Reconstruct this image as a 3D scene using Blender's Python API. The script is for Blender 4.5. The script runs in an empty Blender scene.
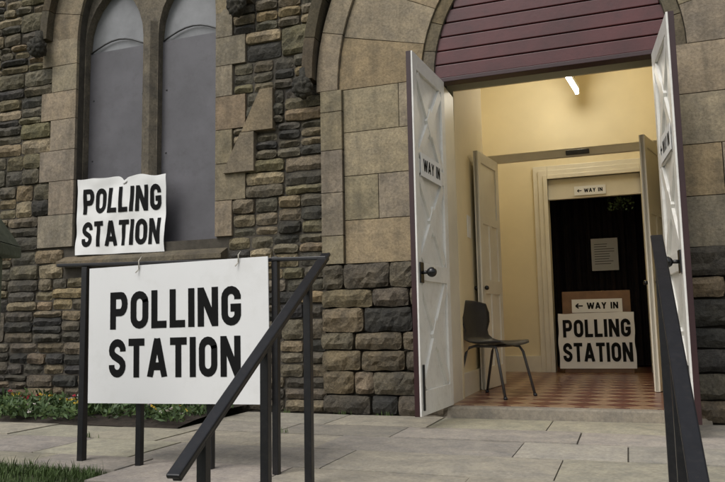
import bpy, bmesh, math, random
from mathutils import Matrix, Vector, noise
random.seed(7)
rad=math.radians
scene=bpy.context.scene
COL=scene.collection

# ------------------------------------------------------------------ materials
def newmat(name):
    m=bpy.data.materials.new(name); m.use_nodes=True
    nt=m.node_tree
    b=nt.nodes.get('Principled BSDF')
    return m,nt,b
def N(nt,t,**k):
    n=nt.nodes.new(t)
    for a,v in k.items(): setattr(n,a,v)
    return n
def mixc(nt,fac,a,b,mode='MIX'):
    n=nt.nodes.new('ShaderNodeMix'); n.data_type='RGBA'; n.blend_type=mode
    for s,v in ((0,fac),(6,a),(7,b)):
        if isinstance(v,bpy.types.NodeSocket): nt.links.new(v,n.inputs[s])
        else: n.inputs[s].default_value=v
    return n.outputs[2]
def noisen(nt,scale,detail=4,rough=.6,vec=None):
    n=N(nt,'ShaderNodeTexNoise'); n.inputs['Scale'].default_value=scale
    n.inputs['Detail'].default_value=detail; n.inputs['Roughness'].default_value=rough
    if vec is None:
        tc=N(nt,'ShaderNodeTexCoord'); vec=tc.outputs['Object']
    nt.links.new(vec,n.inputs['Vector'])
    return n.outputs['Fac']
def ramp(nt,fac,p0,c0,p1,c1):
    r=N(nt,'ShaderNodeValToRGB'); e=r.color_ramp.elements
    e[0].position=p0; e[0].color=c0; e[1].position=p1; e[1].color=c1
    nt.links.new(fac,r.inputs[0]); return r.outputs[0]
def bump(nt,b,h,strength,dist):
    n=N(nt,'ShaderNodeBump'); n.inputs['Strength'].default_value=strength; n.inputs['Distance'].default_value=dist
    nt.links.new(h,n.inputs['Height']); nt.links.new(n.outputs[0],b.inputs['Normal'])
def g(v): return (v,v,v,1)
def stone_mat(name,bs=.8,soot=.5,fixed=None,sc=1.0,s0=.48,v1=.3,v2=.32,streak=0):
    m,nt,b=newmat(name)
    if fixed: src=(*fixed,1)
    else:
        at=N(nt,'ShaderNodeAttribute'); at.attribute_name='Col'; src=at.outputs['Color']
    n1=noisen(nt,8*sc,3,.65); n2=noisen(nt,48*sc,4,.7); n3=noisen(nt,1.6,4,.65)
    c=mixc(nt,1,src,ramp(nt,n1,.3,(1-v1,1-v1*.95,1-v1*.85,1),.7,(1+v1*.8,1+v1*.7,1+v1*.45,1)),'MULTIPLY')
    c=mixc(nt,1,c,ramp(nt,n2,.32,g(1-v2),.68,g(1+v2*.6)),'MULTIPLY')
    s=ramp(nt,n3,s0,g(0),s0+.2,g(soot))
    c=mixc(nt,s,c,(.045,.043,.038,1))
    if streak:
        tc=N(nt,'ShaderNodeTexCoord'); mp=N(nt,'ShaderNodeMapping'); mp.inputs['Scale'].default_value=(7,7,.9)
        nt.links.new(tc.outputs['Object'],mp.inputs['Vector'])
        n4=noisen(nt,1.0,4,.6,mp.outputs[0])
        c=mixc(nt,ramp(nt,n4,.50,g(0),.72,g(streak)),c,(.06,.055,.045,1))
    nt.links.new(c,b.inputs['Base Color'])
    b.inputs['Roughness'].default_value=.92
    b.inputs['Specular IOR Level'].default_value=.2
    bump(nt,b,n2,bs,.014)
    return m
def paint(name,col,rough=.5,var=.12,scale=6,bumpd=.0008,dirt=None,bscale=40,spec=.5):
    m,nt,b=newmat(name)
    n1=noisen(nt,scale,4,.6)
    c=mixc(nt,1,(*col,1),ramp(nt,n1,.3,g(1-var),.7,g(1+var*.5)),'MULTIPLY')
    if dirt:
        n3=noisen(nt,scale*2.3,5,.75)
        c=mixc(nt,ramp(nt,n3,.5,g(0),.75,g(dirt[3])),c,(*dirt[:3],1))
    nt.links.new(c,b.inputs['Base Color']); b.inputs['Roughness'].default_value=rough
    b.inputs['Specular IOR Level'].default_value=spec
    if bumpd>0:
        n2=noisen(nt,bscale,2,.6); bump(nt,b,n2,.5,bumpd)
    return m
M={}
M['rubble']=stone_mat('sandstone_rubble',1.0,.5,v1=.34,v2=.42)
M['ashlar']=stone_mat('sandstone_ashlar',.45,.4,s0=.52,v1=.24,v2=.28,streak=.45)
M['tracery']=stone_mat('sandstone_tracery',.4,.5,fixed=(.17,.148,.115),streak=.4)
M['flag']=stone_mat('paving_flag',.3,.3,s0=.53,v1=.2,v2=.2)
M['mortar']=paint('lime_mortar',(.07,.061,.047),.95,.35,14,.006)
M['cream']=paint('cream_wall_paint',(.80,.70,.47),.6,.06,2,.0)
M['ceil']=paint('ceiling_paint',(.74,.66,.48),.7,.06,2,.0)
M['trim']=paint('cream_gloss_trim',(.76,.71,.58),.35,.08,4,.0006)
M['doorwhite']=paint('white_door_paint',(.78,.77,.72),.42,.08,5,.001,(.42,.39,.33,.4))
M['maroon']=paint('maroon_paint',(.035,.012,.013),.42,.25,5,.001)
M['redboard']=paint('red_board_paint',(.085,.019,.020),.4,.35,3,.0012,(.04,.012,.014,.5))
M['blackpaint']=paint('black_gloss_paint',(.010,.010,.012),.33,.3,20,.0006,(.05,.042,.035,.3))
M['board']=paint('grey_window_board',(.105,.102,.112),.5,.22,3,.001,(.065,.062,.065,.6))
M['glass']=paint('pale_glazing',(.22,.225,.23),.25,.25,4,.001)
M['sign']=paint('sign_white',(.80,.80,.79),.45,.03,2,.0,(.58,.57,.53,.3))
M['paper']=paint('paper_white',(.80,.80,.78),.6,.03,4,.0)
M['ink']=paint('black_ink',(.010,.010,.010),.75,.2,8,0,spec=.12)
M['plastic']=paint('chair_plastic',(.018,.018,.02),.4,.2,30,.0006)
M['metal']=paint('dark_metal',(.05,.05,.05),.35,.2,20,.0004)
M['brown']=paint('brown_board',(.20,.11,.055),.6,.2,12,.001)
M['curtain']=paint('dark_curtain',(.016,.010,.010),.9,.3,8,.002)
M['knob']=paint('black_knob',(.01,.01,.01),.2,.2,20,.0003)
M['grass']=paint('grass_blades',(.075,.12,.030),.7,.4,5,.0)
M['turf']=paint('turf',(.045,.06,.02),.95,.5,12,.02)
M['soil']=paint('soil',(.035,.026,.018),.95,.4,18,.02,None,25)
M['leaf']=paint('bedding_leaf',(.07,.12,.04),.6,.5,9,.0)
M['red']=paint('red_petal',(.42,.03,.05),.6,.3,9,.0)
M['white_p']=paint('white_petal',(.6,.55,.5),.6,.2,9,.0)
M['yellow']=paint('yellow_petal',(.6,.42,.05),.6,.2,9,.0)
M['string']=paint('string',(.5,.47,.4),.8,.2,9,.0)
M['slate']=paint('roof_slate',(.07,.075,.085),.7,.3,3,.004)
M['moss']=paint('mossy_stone',(.10,.11,.07),.95,.4,8,.01)
m,nt,b=newmat('lamp_tube'); b.inputs['Emission Color'].default_value=(1,.94,.80,1); b.inputs['Emission Strength'].default_value=76; M['tube']=m
m,nt,b=newmat('quarry_tiles')
tc=N(nt,'ShaderNodeTexCoord'); mp=N(nt,'ShaderNodeMapping'); mp.inputs['Rotation'].default_value=(0,0,rad(45))
mp.inputs['Location'].default_value=(.31,.17,.37)
nt.links.new(tc.outputs['Object'],mp.inputs['Vector'])
ck=N(nt,'ShaderNodeTexChecker'); ck.inputs['Scale'].default_value=5.2
ck.inputs['Color1'].default_value=(.14,.043,.028,1); ck.inputs['Color2'].default_value=(.34,.215,.13,1)
nt.links.new(mp.outputs[0],ck.inputs['Vector'])
n1=noisen(nt,9,5,.6)
c=mixc(nt,1,ck.outputs[0],ramp(nt,n1,.3,g(.65),.7,g(1.15)),'MULTIPLY')
nt.links.new(c,b.inputs['Base Color']); b.inputs['Roughness'].default_value=.3
M['tiles']=m

# ------------------------------------------------------------------ mesh helper
class MB:
    def __init__(s,mats):
        s.bm=bmesh.new(); s.mats=mats; s.cl=s.bm.verts.layers.float_color.new('Col'); s.T=Matrix.Identity(4); s.col=(1,1,1,1)
    def v(s,p):
        w=s.bm.verts.new(s.T@Vector(p)); w[s.cl]=s.col; return w
    def f(s,vs,mi=0,smooth=False):
        try:
            fc=s.bm.faces.new(vs); fc.material_index=mi; fc.smooth=smooth; return fc
        except ValueError: return None
    def box(s,x0,x1,y0,y1,z0,z1,mi=0,bev=0):
        V=[s.v((x,y,z)) for x in (x0,x1) for y in (y0,y1) for z in (z0,z1)]
        fs=[s.f([V[i] for i in q],mi) for q in ((0,1,3,2),(4,6,7,5),(0,4,5,1),(2,3,7,6),(0,2,6,4),(1,5,7,3))]
        if bev>0:
            ed=set(e for fc in fs for e in fc.edges)
            bmesh.ops.bevel(s.bm,geom=list(ed),offset=bev,segments=2,affect='EDGES',profile=.5,material=-1)
    def prism(s,poly,y0,y1,mi=0):
        A=[s.v((x,y0,z)) for x,z in poly]; B=[s.v((x,y1,z)) for x,z in poly]
        n=len(poly)
        s.f(A,mi); s.f(B[::-1],mi)
        for i in range(n): s.f([A[i],B[i],B[(i+1)%n],A[(i+1)%n]],mi)
    def prism_x(s,poly,x0,x1,mi=0):
        A=[s.v((x0,y,z)) for y,z in poly]; B=[s.v((x1,y,z)) for y,z in poly]
        n=len(poly)
        s.f(A,mi); s.f(B[::-1],mi)
        for i in range(n): s.f([A[i],B[i],B[(i+1)%n],A[(i+1)%n]],mi)
    def tube(s,pts,r,mi=0,seg=10,cap=True):
        pts=[Vector(p) for p in pts]; rings=[]
        for i,p in enumerate(pts):
            d=(pts[min(i+1,len(pts)-1)]-pts[max(i-1,0)]).normalized()
            up=Vector((0,0,1)) if abs(d.z)<.9 else Vector((1,0,0))
            a=d.cross(up).normalized(); b=d.cross(a)
            rr=r[i] if isinstance(r,(list,tuple)) else r
            rings.append([s.v(p+a*math.cos(t)*rr+b*math.sin(t)*rr) for t in [2*math.pi*k/seg for k in range(seg)]])
        for A,B in zip(rings,rings[1:]):
            for k in range(seg): s.f([A[k],A[(k+1)%seg],B[(k+1)%seg],B[k]],mi,True)
        if cap: s.f(rings[0][::-1],mi); s.f(rings[-1],mi)
    def bar(s,p,q,w,h,mi=0,bev=.004,side=Vector((1,0,0))):
        p=Vector(p);q=Vector(q); d=(q-p); L=d.length; d.normalize()
        sd=(side-d*side.dot(d)).normalized(); up=sd.cross(d)
        old=s.T; mt=Matrix.Identity(4)
        for i in range(3):
            mt[i][0]=sd[i]; mt[i][1]=d[i]; mt[i][2]=up[i]; mt[i][3]=p[i]
        s.T=old@mt; s.box(-w/2,w/2,0,L,-h/2,h/2,mi,bev); s.T=old
    def blob(s,c,r,mi=0,sub=3,amp=.25,fr=9,sc=(1,1,1)):
        res=bmesh.ops.create_icosphere(s.bm,subdivisions=sub,radius=1)
        c=Vector(c)
        for w in res['verts']:
            d=w.co.copy(); k=1+amp*noise.noise(d*fr*.35+c*7)+amp*.6*noise.noise(d*fr+c*3)
            w.co=s.T@(c+Vector((d.x*sc[0],d.y*sc[1],d.z*sc[2]))*r*k); w[s.cl]=s.col
            for fc in w.link_faces: fc.material_index=mi; fc.smooth=True
    def obj(s,name,parent=None,recalc=True):
        if recalc: bmesh.ops.recalc_face_normals(s.bm,faces=s.bm.faces)
        me=bpy.data.meshes.new(name); s.bm.to_mesh(me); s.bm.free()
        for m in s.mats: me.materials.append(m)
        o=bpy.data.objects.new(name,me); COL.objects.link(o)
        if parent: o.parent=parent
        return o
def empty(name,loc=(0,0,0)):
    e=bpy.data.objects.new(name,None); e.location=loc; e.empty_display_size=.2; COL.objects.link(e); return e

# ------------------------------------------------------------------ stone blocks
PAL_MID=[((.265,.207,.128),2.5),((.20,.167,.112),4),((.155,.136,.10),4),((.115,.105,.084),4),((.070,.066,.058),3),((.30,.245,.165),1.5),((.172,.152,.096),3)]
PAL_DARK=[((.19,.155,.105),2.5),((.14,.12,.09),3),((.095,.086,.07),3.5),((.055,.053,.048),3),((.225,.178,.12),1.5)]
PAL_ASH=[((.34,.28,.195),4),((.31,.26,.185),4),((.285,.245,.18),3),((.345,.27,.17),2)]
def pick(p,kk=.15):
    c=random.choices([a for a,_ in p],[w for _,w in p])[0]; k=random.uniform(1-kk,1+kk)
    return (c[0]*k,c[1]*k*random.uniform(.98,1.03),c[2]*k*random.uniform(.95,1.07),1)
def block(mb,x0,x1,z0,z1,yf,yb,col,amp=.02,gap=.006,edge=.012,cell=.035,mp=None):
    mb.col=col
    x0+=gap;x1-=gap;z0+=gap;z1-=gap
    if x1-x0<.02 or z1-z0<.02: return
    nx=max(2,int((x1-x0)/cell)); nz=max(2,int((z1-z0)/cell))
    sd=Vector((random.uniform(-90,90),random.uniform(-90,90),random.uniform(-90,90)))
    tx=random.uniform(-1,1)*amp*.6; tz=random.uniform(-.6,1)*amp*.7
    G=[]
    jit=amp*.25
    for i in range(nx+1):
        row=[]
        for j in range(nz+1):
            a=i/nx; c=j/nz; x=x0+(x1-x0)*a; z=z0+(z1-z0)*c
            ed=i in(0,nx) or j in(0,nz)
            if ed:
                y=yf+edge
                if amp>.008:
                    dx=noise.noise(sd+Vector((x*9,0,z*9)))*.012; dz=noise.noise(sd+Vector((x*9,5,z*9)))*.012
                    x+=dx; z+=dz
                    if i in (0,nx) and j in (0,nz): x+=(.007 if i==0 else -.007); z+=(.007 if j==0 else -.007)
            else:
                dome=(min(a,1-a)*2)**.5*(min(c,1-c)*2)**.5
                y=yf-amp*(.4*dome+.9*noise.noise(sd+Vector((x*9,0,z*13)))+.6*noise.noise(sd+Vector((x*26,3,z*30))))-tx*(a-.5)*2*dome-tz*(c-.5)*2*dome
                x+=random.uniform(-jit,jit); z+=random.uniform(-jit,jit)
            p=(x,y,z) if mp is None else mp(x,y,z)
            row.append(mb.v(p))
        G.append(row)
    for i in range(nx):
        for j in range(nz): mb.f([G[i][j],G[i+1][j],G[i+1][j+1],G[i][j+1]],0)
    ring=[(i,0) for i in range(nx)]+[(nx,j) for j in range(nz)]+[(i,nz) for i in range(nx,0,-1)]+[(0,j) for j in range(nz,0,-1)]
    back=[]
    for i,j in ring:
        a=i/nx;c=j/nz; x=x0+(x1-x0)*a; z=z0+(z1-z0)*c
        back.append(mb.v((x,yb,z) if mp is None else mp(x,yb,z)))
    k=len(ring)
    for q in range(k):
        i,j=ring[q]; i2,j2=ring[(q+1)%k]
        mb.f([G[i][j],back[q],back[(q+1)%k],G[i2][j2]],0)
def seg_split(a,b,lo,hi):
    xs=[a]; 
    while b-xs[-1]>hi*1.3: xs.append(xs[-1]+random.uniform(lo,hi))
    if b-xs[-1]>hi: xs.append((xs[-1]+b)/2)
    xs.append(b); return xs
def free_iv(a,b,ex):
    iv=[(a,b)]
    for e0,e1 in ex:
        nn=[]
        for p,q in iv:
            if e1<=p or e0>=q: nn.append((p,q)); continue
            if e0-p>.03: nn.append((p,e0))
            if q-e1>.03: nn.append((e1,q))
        iv=nn
    return iv
def rubble(mb,a,b,bands,exf,pal_f,yoff=0):
    for z0,z1 in bands:
        for p,q in free_iv(a,b,exf(z0,z1)):
            xs=seg_split(p,q,.26,.68)
            for s0,s1 in zip(xs,xs[1:]):
                pal=pal_f(z0)
                w=s1-s0
                if w<.40 and random.random()<.10:
                    block(mb,s0,s1,z0,z1,yoff-random.uniform(0,.018),.05,pick(pal),.024,edge=.016)
                else:
                    r=random.choice([(.33,.67),(.5,),(.36,.68),(.3,.62),(.42,.7),(.58,),(.38,),(.28,.52,.78),(.25,.6)]); 
                    if z1-z0<.24: r=(.5,)
                    lv=[z0]+[z0+(z1-z0)*t for t in r]+[z1]
                    for l0,l1 in zip(lv,lv[1:]):
                        ys=seg_split(s0,s1,.11,.38)
                        for t0,t1 in zip(ys,ys[1:]):
                            block(mb,t0,t1,l0,l1,yoff-random.uniform(-.006,.026),.05,pick(pal),.024,edge=.018,gap=.006)

def arch_pts(cx,half,zs,r,n=14,z_bottom=None):
    cl=cx-half+r; ca=math.acos((cl-cx)/r) if r>half-1e-6 else 0
    L=[]
    for i in range(n+1):
        t=math.pi-(math.pi-ca)*i/n
        L.append((cl+r*math.cos(t),zs+r*math.sin(t)))
    L=[p for p in L if p[0]<cx-1e-4]; L.append((cx,zs+math.sqrt(max(0,r*r-(cl-cx)**2))))
    Rr=[(2*cx-x,z) for x,z in L[:-1]][::-1]
    P=L+Rr
    if z_bottom is not None: P=[(cx-half,z_bottom)]+P+[(cx+half,z_bottom)]
    return P
def arch_halfwidth(half,r,zs,z):
    if z<=zs: return half
    d=z-zs
    if d>=r: return 0
    return max(0,math.sqrt(r*r-d*d)-(r-half))

church=empty('stone_church')
WC=-4.065; WH=.765; WZS=3.46; WR=1.25
DC=-.465; DH=.86; DZS=2.60; DR=1.17
DL,DRt=-1.27,.285
ZT=5.3; XL,XR=-10.5,5.0

def bool_sub(o,cutters):
    for c in cutters:
        m=o.modifiers.new('b','BOOLEAN'); m.operation='DIFFERENCE'; m.solver='EXACT'; m.object=c
    dg=bpy.context.evaluated_depsgraph_get()
    me=bpy.data.meshes.new_from_object(o.evaluated_get(dg))
    o.modifiers.clear(); o.data=me
    for c in cutters: bpy.data.objects.remove(c,do_unlink=True)
def cutter(poly,y0,y1):
    mb=MB([]); mb.prism(poly,y0,y1); return mb.obj('cut')
mb=MB([M['mortar']]); mb.box(XL,XR,.026,.42,-.3,ZT); wall=mb.obj('wall_core',church)
bool_sub(wall,[cutter(arch_pts(WC,WH,WZS,WR,14,1.45),-1,1),cutter(arch_pts(DC,DH,DZS,DR,14,-.2),-1,1)])
random.seed(21)
zs=[.0]
while zs[-1]<.9: zs.append(zs[-1]+random.uniform(.27,.31))
zs[-1]=1.17
if zs[-1]-zs[-2]>.4: zs.insert(-1,(zs[-1]+zs[-2])/2)
while zs[-1]<ZT: zs.append(zs[-1]+random.uniform(.26,.34))
bands=list(zip(zs,zs[1:]))
HO=DR+1.0
def ex_main(z0,z1):
    ex=[]
    if z1>1.27 and z0<1.45: ex.append((WC-WH-.12,WC+WH+.12))
    if z0>=1.16:
        k=bands.index((z0,z1))%2
        if z0<WZS:
            if z1>1.5: ex.append((WC-WH-(.42 if k else .30),WC+WH+(.17 if k else .30)))
        else:
            h=arch_halfwidth(WH+.42,WR+.42,WZS,z0); ex.append((WC-h,WC+h))
    if z0<DZS: ex.append((-2.27,1.30))
    else:
        h=arch_halfwidth(HO-DR+DH,HO,DZS,z0)+.02
        if h>.05: ex.append((DC-h,DC+h))
    return ex
mb=MB([M['rubble']])
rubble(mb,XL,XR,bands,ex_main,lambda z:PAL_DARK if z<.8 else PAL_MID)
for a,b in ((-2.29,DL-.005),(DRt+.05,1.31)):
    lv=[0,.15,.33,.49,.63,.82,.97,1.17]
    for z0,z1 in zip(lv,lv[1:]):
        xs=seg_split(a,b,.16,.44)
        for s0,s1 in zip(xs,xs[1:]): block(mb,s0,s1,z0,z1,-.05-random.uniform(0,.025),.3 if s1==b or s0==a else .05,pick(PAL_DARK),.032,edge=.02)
mb.obj('rubble_facing',church)
# ashlar
random.seed(5)
mb=MB([M['ashlar']])
A=dict(amp=.005,gap=.003,edge=.006,cell=.10)
def ash(x0,x1,z0,z1,yf,yb=.05,pal=PAL_ASH,mp=None,k=1):
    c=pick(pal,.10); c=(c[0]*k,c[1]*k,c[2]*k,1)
    block(mb,x0,x1,z0,z1,yf,yb,c,mp=mp,**A)
for n,(z0,z1) in enumerate(bands):
    if z0>=1.16 and z0<WZS and z1>1.5:
        k=n%2
        a0=max(z0,1.46)
        ash(WC-WH-(.42 if k else .30),WC-WH,a0,z1,-.012,.16,k=.88)
        ash(WC+WH,WC+WH+(.17 if k else .30),a0,z1,-.012,.16,k=.78)
def pier(a,b,strip):
    lv=[1.17,1.52,1.88,2.24,2.60]
    for n,(z0,z1) in enumerate(zip(lv,lv[1:])):
        cut=a+(b-a)*(.38 if n%4==1 else .62)
        if n%2==0: ash(a,b,z0,z1,-.02,.42)
        else: ash(a,cut,z0,z1,-.02,.42); ash(cut,b,z0,z1,-.02,.42)
    lv=[1.17,1.40,1.75,2.1,2.42,2.60]
    for z0,z1 in zip(lv,lv[1:]): ash(strip[0],strip[1],z0,z1,-.055,.05,k=.85)
pier(-2.09,DL-.055,(-2.28,-2.09))
pier(DRt+.11,1.11,(1.11,1.30))
def vous(cx,half,r_in,r0,r1,zs,n,yf,yb,k=1,pal=PAL_ASH):
    cl=cx-half+r_in
    for side in (1,-1):
        rm=(r0+r1)/2
        amax=math.pi/2-math.asin(max(-1,min(1,(cl-cx)/rm)))
        for i in range(n):
            t0=amax*i/n; t1=amax*(i+1)/n
            def mp(x,y,z,side=side):
                t=z/rm; X=cl-x*math.cos(t); Z=zs+x*math.sin(t)
                if side<0: X=2*cx-X
                return (X,y,Z)
            ash(r0,r1,t0*rm,t1*rm,yf,yb,mp=mp,k=k,pal=pal)
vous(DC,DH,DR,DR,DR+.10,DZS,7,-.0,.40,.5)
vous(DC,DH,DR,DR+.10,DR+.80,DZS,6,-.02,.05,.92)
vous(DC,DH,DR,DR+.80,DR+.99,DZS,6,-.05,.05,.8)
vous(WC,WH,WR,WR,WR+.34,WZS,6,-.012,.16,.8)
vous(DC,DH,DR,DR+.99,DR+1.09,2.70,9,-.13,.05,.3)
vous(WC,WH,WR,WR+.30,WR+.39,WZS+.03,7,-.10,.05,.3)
for (a0,b0,a1,b1,z0,z1) in ((-3.20,-2.90,-3.03,-2.90,2.00,2.34),(-3.02,-2.72,-2.84,-2.72,2.345,2.70)):
    def mp(x,y,z):
        t=(z-z0)/(z1-z0); lo=a0+(a1-a0)*t; hi=b0+(b1-b0)*t
        return (lo+(hi-lo)*x,y,z)
    c=pick(PAL_ASH,.05); mb.col=(c[0]*.72,c[1]*.72,c[2]*.72,1)
    V=[mb.v(mp(x,y,z)) for y in (-.045,.03) for x,z in ((.0,z0),(1,z0),(1,z1),(0,z1))]
    for q in ((0,1,2,3),(4,5,6,7),(0,1,5,4),(1,2,6,5),(2,3,7,6),(3,0,4,7)): mb.f([V[i] for i in q])
for a,b in ((WC-WH-.11,WC-.35),(WC-.347,WC+.40),(WC+.403,WC+WH+.11)):
    c=pick(PAL_ASH,.1); mb.col=(c[0]*.5,c[1]*.5,c[2]*.5,1)
    mb.prism_x([(-.085,1.27),(-.085,1.31),(.20,1.455),(.20,1.27)],a,b)
mb.obj('ashlar_dressings',church)
mb=MB([M['rubble']]); mb.col=(.07,.066,.056,1)
for x,z in ((-5.21,3.40),(-3.02,3.45),(-2.40,2.63),(1.47,2.63)):
    mb.blob((x,-.12,z),.08,0,4,.35,6,(1,1,1.15))
    for k in range(9):
        a=k/9*2*math.pi
        mb.blob((x+math.cos(a)*.055,-.15,z+math.sin(a)*.065),.033,0,2,.3,5)
    mb.tube([(x,-.09,z+.05),(x,-.09,z+.17)],.045,0,8)
mb.obj('label_stops',church)
mb=MB([M['tracery']]); mb.prism(arch_pts(WC,WH+.0,WZS,WR,14,1.44),.10,.24)
tr=mb.obj('window_tracery',church)
LH=.335; LZ=3.44; LR=.62
cs=[]
for c in (WC-.42,WC+.42): cs.append(cutter(arch_pts(c,LH,LZ,LR,10,1.46),-1,1))
bool_sub(tr,cs)
mb=MB([M['board'],M['glass'],M['metal']])
for c in (WC-.42,WC+.42):
    mb.box(c-LH-.02,c+LH+.02,.17,.185,1.44,3.38,0)
    mb.prism(arch_pts(c,LH+.02,LZ,LR,10,3.25),.192,.20,1)
    mb.tube([(c-LH+.01+(2*LH-.02)*t/8,.165,3.38+.10*math.sin(math.pi*t/8)) for t in range(0,9)],.008,2,6)
    for sx in (-1,1):
        for zz in (1.7,2.3,2.9): mb.blob((c+sx*(LH-.05),.168,zz),.008,2,2,0)
mb.obj('window_boards',church)
mb=MB([M['tracery']])
V=[[mb.v((x,y_,z)) for x,y_ in ((WC-.08,.10),(WC-.03,.05),(WC+.03,.05),(WC+.08,.10))] for z in (1.46,3.55)]
for i in range(3): mb.f([V[0][i],V[0][i+1],V[1][i+1],V[1][i]])
mb.f(V[1])
mb.obj('window_mullion',church)
# tympanum
mb=MB([M['redboard'],M['maroon']])
z=2.60
while z<DZS+1.1:
    h=.112
    w0=arch_halfwidth(DH,DR,DZS,z+h/2)+.01
    if w0<.05: break
    mb.box(DC-w0,DC+w0,.03,.06,z+.004,z+h-.004,0,.006); z+=h
mb.box(DC-DH-.0,DC+DH+.0,.01,.12,2.565,2.60,1,.004)
mb.prism(arch_pts(DC,DH+.01,DZS,DR,12,2.58),.065,.09,1)
mb.obj('tympanum_boards',church)
mb=MB([M['maroon'],M['trim']])
mb.box(DL-.055,DL,.05,.42,.075,2.565,1,.003); mb.box(DRt,DRt+.11,.05,.42,.075,2.565,1,.003)
mb.obj('door_frame',church)
# roof
mb=MB([M['slate']]); mb.prism([(XL-.2,ZT),(XR+.2,ZT),(XR+.2,ZT+.15),(XL-.2,ZT+.15)],-.25,.6)
V=[mb.v(p) for p in ((XL-.2,-.25,ZT+.16),(XR+.2,-.25,ZT+.16),(XR+.2,6,ZT+4),(XL-.2,6,ZT+4),(XR+.2,12,ZT+.16),(XL-.2,12,ZT+.16))]
mb.f([V[0],V[1],V[2],V[3]]); mb.f([V[3],V[2],V[4],V[5]]); mb.f([V[1],V[4],V[2]]); mb.f([V[0],V[3],V[5]])
mb.obj('roof',church)
mb=MB([M['mortar']]); mb.box(XL,XL+.4,.42,12,-.3,ZT); mb.box(XR-.4,XR,.42,12,-.3,ZT); mb.box(XL,XR,11.6,12,-.3,ZT-.01); mb.obj('side_walls',church)

# ------------------------------------------------------------------ interior
CZ=3.85
mb=MB([M['cream'],M['ceil']])
mb.box(-1.45,-1.31,.43,1.93,.0,CZ,0)
mb.box(-1.75,-1.64,1.93,3.6,.0,CZ,0); mb.box(-1.64,-1.45,1.85,1.93,0,CZ,0)
mb.box(.52,.64,.43,3.6,.0,CZ,0)
mb.box(-1.75,.64,.425,4.0,CZ,CZ+.1,1)
mb.box(-1.31,.52,.43,.45,2.62,CZ,0)
mb.box(-1.31,DL,.43,.5,.08,2.62,0); mb.box(DRt+.11,.52,.43,.5,.08,2.62,0)
OX0,OX1,OZ=-.83,.23,2.40
mb.box(-1.64,OX0,3.6,3.75,.0,CZ,0); mb.box(OX1,.52,3.6,3.75,.0,CZ,0); mb.box(OX0,OX1,3.6,3.75,OZ,CZ,0)
mb.obj('vestibule_walls',church)
mb=MB([M['tiles']]); mb.box(-1.75,.64,.05,6.2,-.1,.080,0); mb.obj('tiled_floor',church)
mb=MB([M['trim']])
for w,y,t in ((.17,3.57,0),(.11,3.55,0),(.05,3.53,0)):
    mb.box(OX0-w,OX0,y,3.598+t,.075,OZ+w,0,.004); mb.box(OX1,OX1+w,y,3.598,.075,OZ+w,0,.004); mb.box(OX0+.001,OX1-.001,y,3.598,OZ,OZ+w-.001,0,.004)
mb.box(OX0,OX1,3.60,3.66,2.15,OZ,0,.003)
mb.box(-1.64,OX0-.17,3.575,3.6,.075,.27,0,.004)
mb.box(-1.31,-1.285,.5,1.85,.075,.27,0,.004)
mb.box(-1.64,.518,1.87,1.93,2.29,2.37,0,.004)
mb.box(-1.308,-1.17,1.84,1.94,.075,2.29,0,.004); mb.box(.36,.518,1.86,1.94,.075,2.29,0,.004)
mb.obj('interior_joinery',church)
def panel_door(name,hx,hy,fx,fy,z0,z1):
    d=Vector((fx-hx,fy-hy,0)); L=d.length; ang=math.atan2(d.y,d.x)
    mb=MB([M['trim'],M['knob']]); mb.T=Matrix.Translation((hx,hy,0))@Matrix.Rotation(ang,4,'Z')
    mb.box(0,L,-.012,.012,z0,z1,0)
    for a,b,c,e in ((0,.09,z0,z1),(L-.09,L,z0,z1),(.09,L-.09,z0,z0+.2),(.09,L-.09,z1-.1,z1),(.09,L-.09,.95,1.08),(.09,L-.09,1.6,1.68),(L/2-.04,L/2+.04,z0+.2,.95),(L/2-.04,L/2+.04,1.08,1.6)):
        mb.box(a,b,-.024,.024,c,e,0,.003)
    mb.blob((L-.045,-.05,1.0),.022,1,2,0); mb.blob((L-.045,.05,1.0),.022,1,2,0)
    return mb.obj(name,church)
panel_door('inner_door',-1.17,1.83,-1.25,1.20,.085,2.28)
panel_door('inner_door.001',.36,1.86,.20,1.22,.085,2.28)
mb=MB([M['paper']]); mb.box(-1.309,-1.303,1.0,1.14,1.45,1.65,0); mb.obj('wall_notice',church)
mb=MB([M['metal']]); mb.box(-.48,-.26,1.82,1.868,2.30,2.34,0,.005); mb.obj('door_closer',church)
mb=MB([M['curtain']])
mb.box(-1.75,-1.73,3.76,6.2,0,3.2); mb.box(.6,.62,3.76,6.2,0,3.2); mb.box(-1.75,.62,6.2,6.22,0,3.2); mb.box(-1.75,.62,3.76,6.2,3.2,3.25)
n=60
A_=[];B_=[]
for i in range(n*3+1):
    x=-1.72+2.30*i/(n*3); y=4.6+.05*math.sin(i*.55)+.02*math.sin(i*1.7)
    A_.append(mb.v((x,y,.1))); B_.append(mb.v((x,y,3.1)))
for i in range(n*3): mb.f([A_[i],A_[i+1],B_[i+1],B_[i]],0,True)
mb.obj('dark_curtain_room',church)

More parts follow.
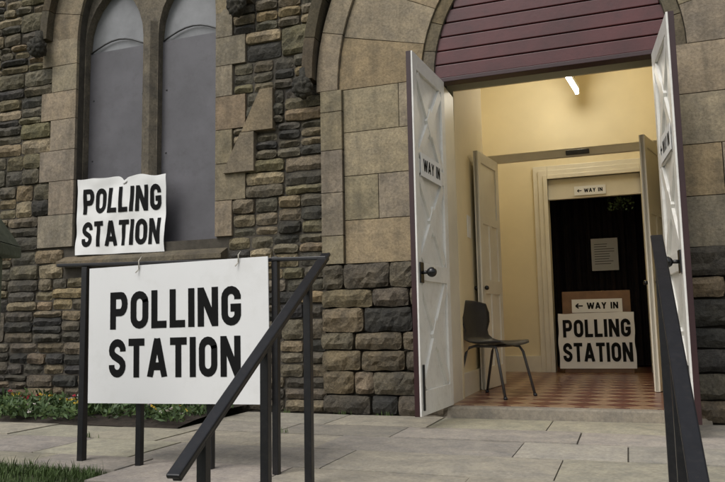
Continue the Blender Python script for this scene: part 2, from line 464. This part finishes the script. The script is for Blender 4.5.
# ------------------------------------------------------------------ outer door leaves
def door_leaf(name,hx,fx,fy,inner_sign):
    d=Vector((fx-hx,fy,0)); L=d.length; ang=math.atan2(d.y,d.x)
    T=Matrix.Translation((hx,0,0))@Matrix.Rotation(ang,4,'Z')
    s=inner_sign
    z0,z1=.085,2.56
    mb=MB([M['doorwhite'],M['maroon'],M['knob']]); mb.T=T
    def bx(a,b,y0,y1,c,e,mi,bev=.003):
        ya,yb=sorted((y0*s,y1*s)); mb.box(a,b,ya,yb,c,e,mi,bev)
    nb=6
    for i in range(nb): bx(L*i/nb+.002,L*(i+1)/nb-.002,-.022,-.010,z0,z1,1,.003)
    bx(.001,L-.001,-.010,.004,z0+.001,z1-.001,0,0)
    bx(L,L+.004,-.022,.012,z0,z1,1,.001)
    st=.085
    bx(0,st,.004,.024,z0,z1,0); bx(L-st,L,.004,.024,z0,z1,0)
    rails=[(z0,z0+.16),(.98,1.10),(1.72,1.82),(z1-.11,z1)]
    for c,e in rails: bx(st,L-st,.004,.024,c,e,0)
    for (a0,a1),(b0,b1) in zip(rails,rails[1:]):
        za,zb=a1,b0
        for flip in (0,1):
            p=Vector((st,0,za)) ; q=Vector((L-st,0,zb))
            if flip: p.z,q.z=zb,za
            dd=(q-p); dd.normalize(); nn=Vector((-dd.z,0,dd.x))*.036
            ys=sorted((.004*s,(.021+.0015*flip)*s))
            e=dd*.03
            mb.prism([(p.x+nn.x+e.x,p.z+nn.z+e.z),(p.x-nn.x+e.x,p.z-nn.z+e.z),(q.x-nn.x-e.x,q.z-nn.z-e.z),(q.x+nn.x-e.x,q.z+nn.z-e.z)],ys[0],ys[1],0)
        zc=(za+zb)/2; hw=.085
        ys=sorted((.005*s,.026*s))
        mb.prism([(L/2-hw,zc),(L/2,zc-hw*1.3),(L/2+hw,zc),(L/2,zc+hw*1.3)],ys[0],ys[1],0)
    bx(L-.10,L-.03,.024,.034,.96,1.10,2)
    mb.tube([(L-.062,.03*s,1.03),(L-.062,.075*s,1.03)],.012,2,10)
    mb.blob((L-.062,.10*s,1.03),.034,2,3,0)
    bx(L-.05,L-.035,.024,.038,.12,.42,2)
    mb.obj(name,church); return T,L
TLf,LL=door_leaf('door_leaf',DL+.0,-1.315,-.735,1)
TRt,LR_=door_leaf('door_leaf.001',DRt+.0,.345,-.735,-1)
mb=MB([M['flag']]); mb.col=(.28,.25,.205,1); mb.box(DL-.20,DRt+.2,-.05,.14,-.1,.076,0,.012); mb.obj('threshold_step',church)

# ------------------------------------------------------------------ lettering
def arc(cx,cz,rx,rz,a0,a1,n=8): return [(cx+rx*math.cos(rad(a0+(a1-a0)*i/n)),cz+rz*math.sin(rad(a0+(a1-a0)*i/n))) for i in range(n+1)]
def letter(ch):
    t=.2;h=t/2;w=.60;r=(w-t)/2;cx=w/2
    if ch=='P': return w,[[(h,0),(h,1)],[(h,1-h*.9),(.36,1-h*.9)]+arc(.36,.68,w-h-.36,.32-h*.9,90,-90,8)[1:]+[(h,.36+h*.9)]]
    if ch=='O':
        p=arc(cx,1-h-r,r,r,0,180)+arc(cx,h+r,r,r,180,360); return w,[p+[p[0],p[1]]]
    if ch=='L': return .5,[[(h,0),(h,1)],[(h,h*.9),(.5,h*.9)]]
    if ch=='I': return t,[[(h,0),(h,1)]]
    if ch=='N': return .64,[[(h,0),(h,1)],[(.64-h,0),(.64-h,1)],[(h,.97),(.64-h,.03)]]
    if ch=='G': return w,[arc(cx,1-h-r,r,r,-12,180)+arc(cx,h+r,r,r,180,350)+[(w-h,.46)],[(cx-.02,.45),(w-.001,.45)]]
    if ch=='S': return w,[arc(cx,1-h-r,r,r,-8,180,10)+[(h+.015,.63),(h+.08,.56),(cx,.50),(w-h-.08,.44),(w-h-.015,.37)]+arc(cx,h+r,r,r,0,-188,10)]
    if ch=='T': return .56,[[(0,1-h*.9),(.56,1-h*.9)],[(.28,0),(.28,1-h)]]
    if ch=='A': return .68,[[(h*.9,0),(.34,1.0)],[(.34,1.0),(.68-h*.9,0)],[(.17,.28),(.51,.28)]]
    if ch=='W': return .95,[[(h*.8,1),(.28,0)],[(.28,0),(.475,.95)],[(.475,.95),(.67,0)],[(.67,0),(.95-h*.8,1)]]
    if ch=='Y': return .64,[[(h*.9,1),(.32,.45)],[(.64-h*.9,1),(.32,.45)],[(.32,.5),(.32,0)]]
    if ch=='<': return .9,[[(.0,.5),(.35,.85)],[(.0,.5),(.35,.15)],[(.05,.5),(.9,.5)]]
    if ch==' ': return .3,[]
def text(mb,s,x0,x1,z0,z1,fy,mi,sp=.10):
    tot=0; L=[]
    for c in s:
        w,p=letter(c); L.append((tot,w,p)); tot+=w+sp
    tot-=sp; sx=(x1-x0)/tot; sz=(z1-z0); k=0
    for off,w,paths in L:
        for path in paths:
            k+=1
            pts=[Vector((a,b)) for a,b in path]
            q=[pts[0]]
            for a,b in zip(pts,pts[1:]):
                m_=max(1,int((b-a).length/.12))
                for i in range(1,m_+1): q.append(a.lerp(b,i/m_))
            Lr=[]
            for i,p in enumerate(q):
                d0=(q[i]-q[i-1]).normalized() if i>0 else (q[1]-q[0]).normalized()
                d1=(q[i+1]-q[i]).normalized() if i<len(q)-1 else d0
                d=(d0+d1).normalized(); nrm=Vector((-d.y,d.x)); mit=1/max(.6,nrm.dot(Vector((-d0.y,d0.x))))
                Lr.append((p+nrm*.1*mit,p-nrm*.1*mit))
            def V(p):
                x=x0+(off+p.x)*sx; z=z0+min(1.0,max(0,p.y))*sz
                return mb.v((x,fy(x,z)-.0001*(k%5),z))
            A=[(V(a),V(b)) for a,b in Lr]
            for (a,b),(c,d) in zip(A,A[1:]): mb.f([a,b,d,c],mi)
def poster(name,T,w,h,lines,wr=0.0,thick=.004,mats=('paper','ink'),notch=False,seed=1,strings=None):
    mb=MB([M[mats[0]],M[mats[1]],M['string']]); mb.T=T
    def fy0(x,z):
        if wr==0: return 0
        crease=abs(((x+z*.35)*3.1+seed)%1-.5)+abs(((x*.7-z*.8)*2.3+seed*.3)%1-.5)
        return -wr*(noise.noise(Vector((x*4+seed,z*3,seed)))+.3*noise.noise(Vector((x*9,z*8+seed,0)))+.35*crease)
    nx,nz=(48,34) if wr>0 else (2,2)
    G=[]
    for i in range(nx+1):
        row=[]
        for j in range(nz+1):
            x=w*i/nx; z=h*j/nz
            if wr>0:
                ze=z+wr*1.2*noise.noise(Vector((x*5,seed,2)))*(z/h)
                if notch and j>nz-3: ze-= .03*max(0,1-abs(x/w-.54)/.05)+ .012*(x/w>.54)
                xe=x+wr*.8*noise.noise(Vector((z*5,seed,7)))
            else: xe,ze=x,z
            row.append(mb.v((xe,fy0(xe,ze),ze)))
        G.append(row)
    for i in range(nx):
        for j in range(nz): mb.f([G[i][j],G[i+1][j],G[i+1][j+1],G[i][j+1]],0,wr>0)
    if wr==0:
        mb.box(0,w,.0005,thick,0,h,0)
    dz=.0012 if wr==0 else .004
    for s,a,b,c,d in lines: text(mb,s,a*w,b*w,c*h,d*h,lambda x,z:fy0(x,z)-dz,1)
    if strings:
        for x,zt in strings:
            mb.tube([(x*w,-.004,h-.02),(x*w+.005,-.012,h+(zt)/2),(x*w,.02,h+zt)],.003,2,6)
            mb.tube([(x*w,-.004,h-.02),(x*w-.01,-.018,h-.04)],.003,2,6)
    o=mb.obj(name,None,recalc=False); return o
T=Matrix.Translation((-2.675,-2.245,.310))@Matrix.Rotation(rad(-.8),4,'Y')
poster('polling_station_sign',T,1.065,.705,[('POLLING',.13,.86,.535,.81),('STATION',.125,.855,.185,.465)],0,.006,('sign','ink'),strings=[(.30,.045),(.85,.035)])
T=Matrix.Translation((-4.80,.010,1.375))@Matrix.Rotation(rad(.8),4,'Y')
poster('polling_station_poster',T,.985,.715,[('POLLING',.07,.95,.53,.86),('STATION',.07,.95,.10,.43)],.026,notch=True,seed=3)
mb=MB([M['brown']]); mb.T=Matrix.Translation((-.72,3.44,.078))@Matrix.Rotation(rad(-5),4,'X'); mb.box(0,.76,0,.02,0,.95,0,.006); mb.box(.03,.07,.02,.05,0,.9,0,.004); mb.box(.69,.73,.02,.05,0,.9,0,.004); mb.obj('display_board')
T=Matrix.Translation((-.77,3.425,.13))@Matrix.Rotation(rad(-5),4,'X')@Matrix.Rotation(rad(-.3),4,'Y')
poster('polling_station_poster',T,.84,.64,[('POLLING',.06,.95,.56,.88),('STATION',.05,.96,.12,.46)],.014,seed=9)
T=Matrix.Translation((-.61,3.485,.775))@Matrix.Rotation(rad(-5),4,'X')
poster('way_in_sign',T,.56,.155,[('< WAY IN',.08,.92,.25,.75)],0)
T=Matrix.Translation((-.52,3.585,2.18))
poster('way_in_sign',T,.36,.11,[('< WAY IN',.1,.9,.28,.72)],0)
T=TLf@Matrix.Translation((LL-.10,.034,1.70))@Matrix.Rotation(math.pi,4,'Z')
poster('way_in_sign',T,.47,.165,[('WAY IN',.10,.90,.25,.78)],0)
T=TRt@Matrix.Translation((.20,-.034,1.72))
poster('way_in_sign',T,.46,.165,[('< WAY IN',.08,.92,.25,.75)],0)
T=Matrix.Translation((-.40,4.49,1.32))
poster('notice_paper',T,.33,.42,[],0)
mb=MB([M['metal']])
for i in range(9): 
    z=1.66-i*.032; mb.box(-.36,-.36+random.uniform(.15,.25),4.485,4.487,z,z+.008)
o=mb.obj('notice_text'); o.parent=bpy.data.objects['notice_paper']
mb=MB([M['leaf']])
for i in range(120):
    c=Vector((-.02+random.gauss(0,.07),3.72+random.gauss(0,.03),2.06+random.gauss(0,.04)))
    a=Vector((random.gauss(0,1),random.gauss(0,1),random.gauss(0,1))).normalized()*.03; b=Vector((random.gauss(0,1),random.gauss(0,1),random.gauss(0,1))).normalized()*.014
    mb.f([mb.v(c),mb.v(c+a*.5+b),mb.v(c+a),mb.v(c+a*.5-b)])
mb.obj('hanging_foliage',recalc=False)

# ------------------------------------------------------------------ fluorescent lamp
lamp=empty('fluorescent_lamp')
mb=MB([M['tube'],M['sign'],M['metal']])
p=Vector((-.50,2.35,3.34)); q=Vector((-.41,3.22,3.34))
mb.tube([p,q],.019,0,12)
mb.bar(p+Vector((0,0,.055)),q+Vector((0,0,.055)),.05,.05,1)
mb.bar(p-(q-p)*.03+Vector((0,0,.02)),p+Vector((0,0,.02)),.04,.08,1); mb.bar(q+Vector((0,0,.02)),q+(q-p)*.03+Vector((0,0,.02)),.04,.08,1)
for t in (.15,.85):
    c=p.lerp(q,t); mb.tube([c+Vector((0,0,.07)),c+Vector((0,0,CZ-3.34))],.003,2,6)
mb.obj('tube_fitting',lamp)

# ------------------------------------------------------------------ chair
chair=empty('plastic_chair')
mb=MB([M['plastic'],M['metal']])
mb.T=Matrix.Translation((-1.06,.72,.080))@Matrix.Rotation(rad(-28),4,'Z')
prof=[(.225,.425,.17),(.21,.44,.19),(.12,.437,.20),(0,.43,.205),(-.10,.432,.20),(-.16,.45,.19),(-.19,.49,.16),(-.205,.54,.15),(-.225,.62,.185),(-.245,.70,.20),(-.262,.77,.185),(-.272,.80,.14)]
nv=12; G=[]
for (x,z,hw) in prof:
    row=[]
    for j in range(nv+1):
        t=(j/nv-.5)*2; e=t*t
        up=max(0,min(1,(z-.45)/.2))
        row.append(mb.v((x+e*.045*up, hw*t, z+e*.02*(1-up)-(.0 if z<.78 else e*.02))))
    G.append(row)
G2=[[mb.v(mb.T.inverted()@v.co+Vector((.006,0,-.009))) for v in r] for r in G]
n=len(G)
for i in range(n-1):
    for j in range(nv):
        mb.f([G[i][j],G[i+1][j],G[i+1][j+1],G[i][j+1]],0,True); mb.f([G2[i][j],G2[i][j+1],G2[i+1][j+1],G2[i+1][j]],0,True)
    mb.f([G[i][0],G2[i][0],G2[i+1][0],G[i+1][0]]); mb.f([G[i][nv],G[i+1][nv],G2[i+1][nv],G2[i][nv]])
for j in range(nv):
    mb.f([G[0][j],G[0][j+1],G2[0][j+1],G2[0][j]]); mb.f([G[-1][j],G2[-1][j],G2[-1][j+1],G[-1][j+1]])
for s in (-1,1):
    mb.tube([(.25,.20*s,.0),(.165,.175*s,.36),(.14,.16*s,.405),(.08,.15*s,.413),(-.08,.15*s,.413),(-.13,.16*s,.40),(-.155,.175*s,.36),(-.25,.20*s,0)],.0115,1,8)
    mb.tube([(.25,.20*s,0),(.246,.199*s,.02)],.016,0,8); mb.tube([(-.25,.20*s,0),(-.246,.199*s,.02)],.016,0,8)
mb.tube([(.08,-.15,.41),(.08,.15,.41)],.009,1,8); mb.tube([(-.08,-.15,.41),(-.08,.15,.41)],.009,1,8)
mb.obj('seat_and_legs',chair)

# ------------------------------------------------------------------ railings
rail=empty('metal_railing')
mb=MB([M['blackpaint']])
def post(x,y,z0,z1,w=.028): mb.bar((x,y,z0),(x,y,z1),w,w,0,.003)
TL=(-1.345,-2.2,1.01)
mb.bar((-2.93,-2.2,1.045),(TL[0]+.02,TL[1],TL[2]),.018,.045,0,.004,side=Vector((0,0,1)))
for x,w in ((-2.745,.036),(-2.38,.032),(-1.96,.032),(-1.60,.032)): post(x,-2.2,-.02,1.03,w)
mb.obj('fence_rails',rail)
mb=MB([M['blackpaint']])
def hand(x0,x1,xs):
    p=Vector((x0,-2.2,1.015)); q=Vector((x1,-3.47,1.015-.6*1.27))
    mb.bar(p+Vector((0,.03,.018)),q,.048,.016,0,.005)
    mb.bar(p+Vector((0,.03,-.004)),q+Vector((0,0.02,-.010)),.03,.014,0,.002)
    for t in xs:
        c=p.lerp(q,t); g0=-.17*max(0,math.ceil((-2.55-c.y)/.28))
        post(c.x,c.y,g0-.02,c.z-.01,.034)
hand(-1.345,-1.30,(.16,.50,.86))
mb.obj('sloping_handrail',rail)
rail2=empty('metal_railing.001')
mb=MB([M['blackpaint']])
hand(.13,.14,(.05,.50,.92))
mb.obj('sloping_handrail',rail2)

# ------------------------------------------------------------------ ground, paving, steps
mb=MB([M['turf']])
def prof_(lo):
    if lo: return [(-250,-.95),(-3.9,-.95),(-2.9,-.9),(-2.5,-.5),(-2.3,-.10),(250,-.06)]
    return [(-250,-.95),(-4.6,-.95),(-4.0,-.88),(-3.1,-.28),(-2.5,-.025),(250,-.06)]
cols=[(-250,0),(-1.50,0),(-1.47,1),(.34,1),(.37,0),(250,0)]
G=[[mb.v((x,y,z)) for y,z in prof_(lo)] for x,lo in cols]
for a,b in zip(G,G[1:]):
    for i in range(5): mb.f([a[i],b[i],b[i+1],a[i+1]])
mb.obj('ground')
random.seed(11)
mb=MB([M['flag'],M['mortar']])
FP=[((.36,.33,.275),3),((.335,.305,.255),3),((.385,.35,.29),2),((.30,.275,.235),1)]
ys=[-2.56,-2.02,-1.50,-1.02,-.58,-.05]
for n,(y0,y1) in enumerate(zip(ys,ys[1:])):
    a=(-2.42,-8.6,-8.6,-2.95,-2.95)[n]
    xs=seg_split(a,5.0,.55,1.15)
    if n==0: xs=[-8.6,-7.7,-6.9,-6.0,-5.2,-4.4,-3.7,-3.05]+xs
    for x0,x1 in zip(xs,xs[1:]):
        tz=random.uniform(-.002,.002)
        def mp(x,y,z,tz=tz,x0=x0): return (x,z,-y+tz*(x-x0)*2)
        yy0=-2.34 if (n==0 and x1<-2.4) else y0
        block(mb,x0,x1,yy0,y1,-.002+random.uniform(-.003,.002),.06,pick(FP,.09),amp=.005,gap=.004,edge=.005,cell=.09,mp=mp)
mb.col=(1,1,1,1)
mb.box(-8.6,5.0,-2.04,-1.04,-.08,-.010,1); mb.box(-2.42,5.0,-2.54,-2.05,-.08,-.010,1); mb.box(-2.94,5.0,-1.03,.0,-.08,-.010,1)
mb.obj('paving')
mb=MB([M['flag']])
for i in range(1,6):
    mb.col=pick(FP); y1=-2.56-.28*(i-1); mb.box(-1.45,.32,y1-.30,y1,-1.0,-.17*i,0,.008)
mb.col=pick(FP); mb.box(-1.45,.32,-5.6-2,-3.97,-1.0,-.925,0,.008)
mb.box(-1.45,.32,-2.56,-2.40,-1.0,-.012,0)
mb.box(-1.60,-1.455,-4.0,-2.58,-1.0,-.03,0,.01); mb.box(.325,.47,-4.0,-2.58,-1.0,-.03,0,.01)
mb.obj('stone_steps')
random.seed(3)
mb=MB([M['soil']])
n=60; G=[]
for i in range(n+1):
    x=-9+6.03*i/n; G.append([mb.v((x,-1.02,.0)),mb.v((x,-.8,.03+.02*noise.noise(Vector((x*5,0,0))))),mb.v((x,-.35,.05+.03*noise.noise(Vector((x*5,1,0))))),mb.v((x,-.0,.05))])
for a,b in zip(G,G[1:]):
    for i in range(3): mb.f([a[i],b[i],b[i+1],a[i+1]],0,True)
mb.obj('soil_bed')
mb=MB([M['leaf'],M['red'],M['white_p'],M['yellow'],M['grass']])
def leafq(c,L,w,mi,up=.4):
    a=Vector((random.gauss(0,1),random.gauss(0,1),abs(random.gauss(0,1))*up+.1)).normalized()
    b=a.cross(Vector((random.gauss(0,1),random.gauss(0,1),random.gauss(0,1)))).normalized()*w
    mb.f([mb.v(c),mb.v(c+a*L*.5+b),mb.v(c+a*L),mb.v(c+a*L*.5-b)],mi)
for k in range(190):
    x=random.uniform(-7.2,-2.98); y=random.uniform(-1.02,-.35); hgt=random.uniform(.02,.13)
    for i in range(45):
        c=Vector((x+random.gauss(0,.055),y+random.gauss(0,.055),.03+random.random()*hgt)); leafq(c,random.uniform(.03,.08),.011,random.choice((0,0,4)),1.2)
    if random.random()<.27:
        mi=random.choice((1,1,2,2,3))
        for i in range(random.randint(2,6)):
            c=Vector((x+random.gauss(0,.05),y+random.gauss(0,.05),.05+hgt+random.uniform(-.04,.03)))
            for j in range(5): leafq(c,.022,.009,mi,1)
mb.obj('flower_bed',recalc=False)
mb=MB([M['grass']])
def blade(x,y,z,h):
    a=random.uniform(0,6.28); l=random.uniform(.1,.6)*h; w=.0022
    d=Vector((math.cos(a)*l,math.sin(a)*l,0)); s=Vector((-math.sin(a),math.cos(a),0))*w*1.3
    p=Vector((x,y,z)); m1=p+d*.3+Vector((0,0,h*.6)); t=p+d+Vector((0,0,h))
    A=[mb.v(p-s),mb.v(p+s),mb.v(m1+s*.7),mb.v(m1-s*.7),mb.v(t)]
    mb.f([A[0],A[1],A[2],A[3]]); mb.f([A[3],A[2],A[4]])
def gz(y):
    P=prof_(0)
    for (a,za),(b_,zb) in zip(P,P[1:]):
        if a<=y<=b_: return za+(zb-za)*(y-a)/(b_-a)
    return 0
for i in range(30000):
    y=-2.35-random.random()**1.3*1.7; x=random.uniform(-5.0,-1.62)
    if y>-2.62 and x>-2.45: continue
    blade(x,y,gz(y)-.005,random.uniform(.02,.06)*(1.6 if random.random()<.1 else 1))
for i in range(5000):
    y=-2.6-random.random()*1.7; x=random.uniform(.5,3.5); blade(x,y,gz(y)-.005,random.uniform(.03,.08))
for cx_,cy_ in ((-2.1,-.06),(-1.75,-.055),(.9,-.06),(-2.6,-.06),(-2.2,-1.02),(-3.3,-1.5),(-2.93,-2.33)):
    for i in range(18): blade(cx_+random.gauss(0,.05),cy_+random.gauss(0,.006),0,random.uniform(.01,.045))
mb.obj('grass',recalc=False)
gp=empty('gate_pier')
mb=MB([M['moss']]); mb.T=Matrix.Translation((-2.57,-3.10,0))@Matrix.Rotation(rad(25),4,'Z')
mb.box(-.10,.10,-.10,.10,-.9,1.01,0,.01); mb.box(-.155,.155,-.155,.155,1.01,1.06,0,.008)
V=[mb.v((x,y,1.062)) for x,y in ((-.15,-.15),(.15,-.15),(.15,.15),(-.15,.15))]; t=mb.v((0,0,1.34))
for i in range(4): mb.f([V[i],V[(i+1)%4],t])
mb.obj('shaft_and_cap',gp)

# ------------------------------------------------------------------ light
w=bpy.data.worlds.new('World'); scene.world=w; w.use_nodes=True; nt=w.node_tree
bg=nt.nodes['Background']; sky=nt.nodes.new('ShaderNodeTexSky'); sky.sky_type='NISHITA'; sky.sun_disc=False
sel,srot=rad(52),rad(200)
sky.sun_elevation=sel; sky.sun_rotation=srot; sky.dust_density=4; sky.air_density=1.2
hs=nt.nodes.new('ShaderNodeHueSaturation'); hs.inputs['Saturation'].default_value=.3
nt.links.new(sky.outputs[0],hs.inputs['Color']); nt.links.new(hs.outputs[0],bg.inputs['Color']); bg.inputs['Strength'].default_value=.145
sl=bpy.data.lights.new('sun','SUN'); sl.energy=.95; sl.angle=rad(35); sl.color=(1,.98,.95)
so=bpy.data.objects.new('sun',sl); COL.objects.link(so)
dirv=Vector((math.sin(srot)*math.cos(sel),math.cos(srot)*math.cos(sel),math.sin(sel)))
so.rotation_euler=dirv.to_track_quat('Z','Y').to_euler(); so.location=dirv*20

# ------------------------------------------------------------------ camera
cam=bpy.data.cameras.new('camera'); co=bpy.data.objects.new('camera',cam); COL.objects.link(co)
cam.sensor_width=36; cam.lens=36*720/725; cam.clip_end=1000; cam.clip_start=.05
Rm=Matrix.Rotation(rad(20),3,'Z')@Matrix.Rotation(rad(96.5),3,'X')@Matrix.Rotation(rad(-1.05),3,'Z')
co.matrix_world=Matrix.Translation((0,-5.35,.70))@Rm.to_4x4()
scene.camera=co
scene.view_settings.view_transform='Standard'; scene.view_settings.look='None'; scene.view_settings.exposure=0
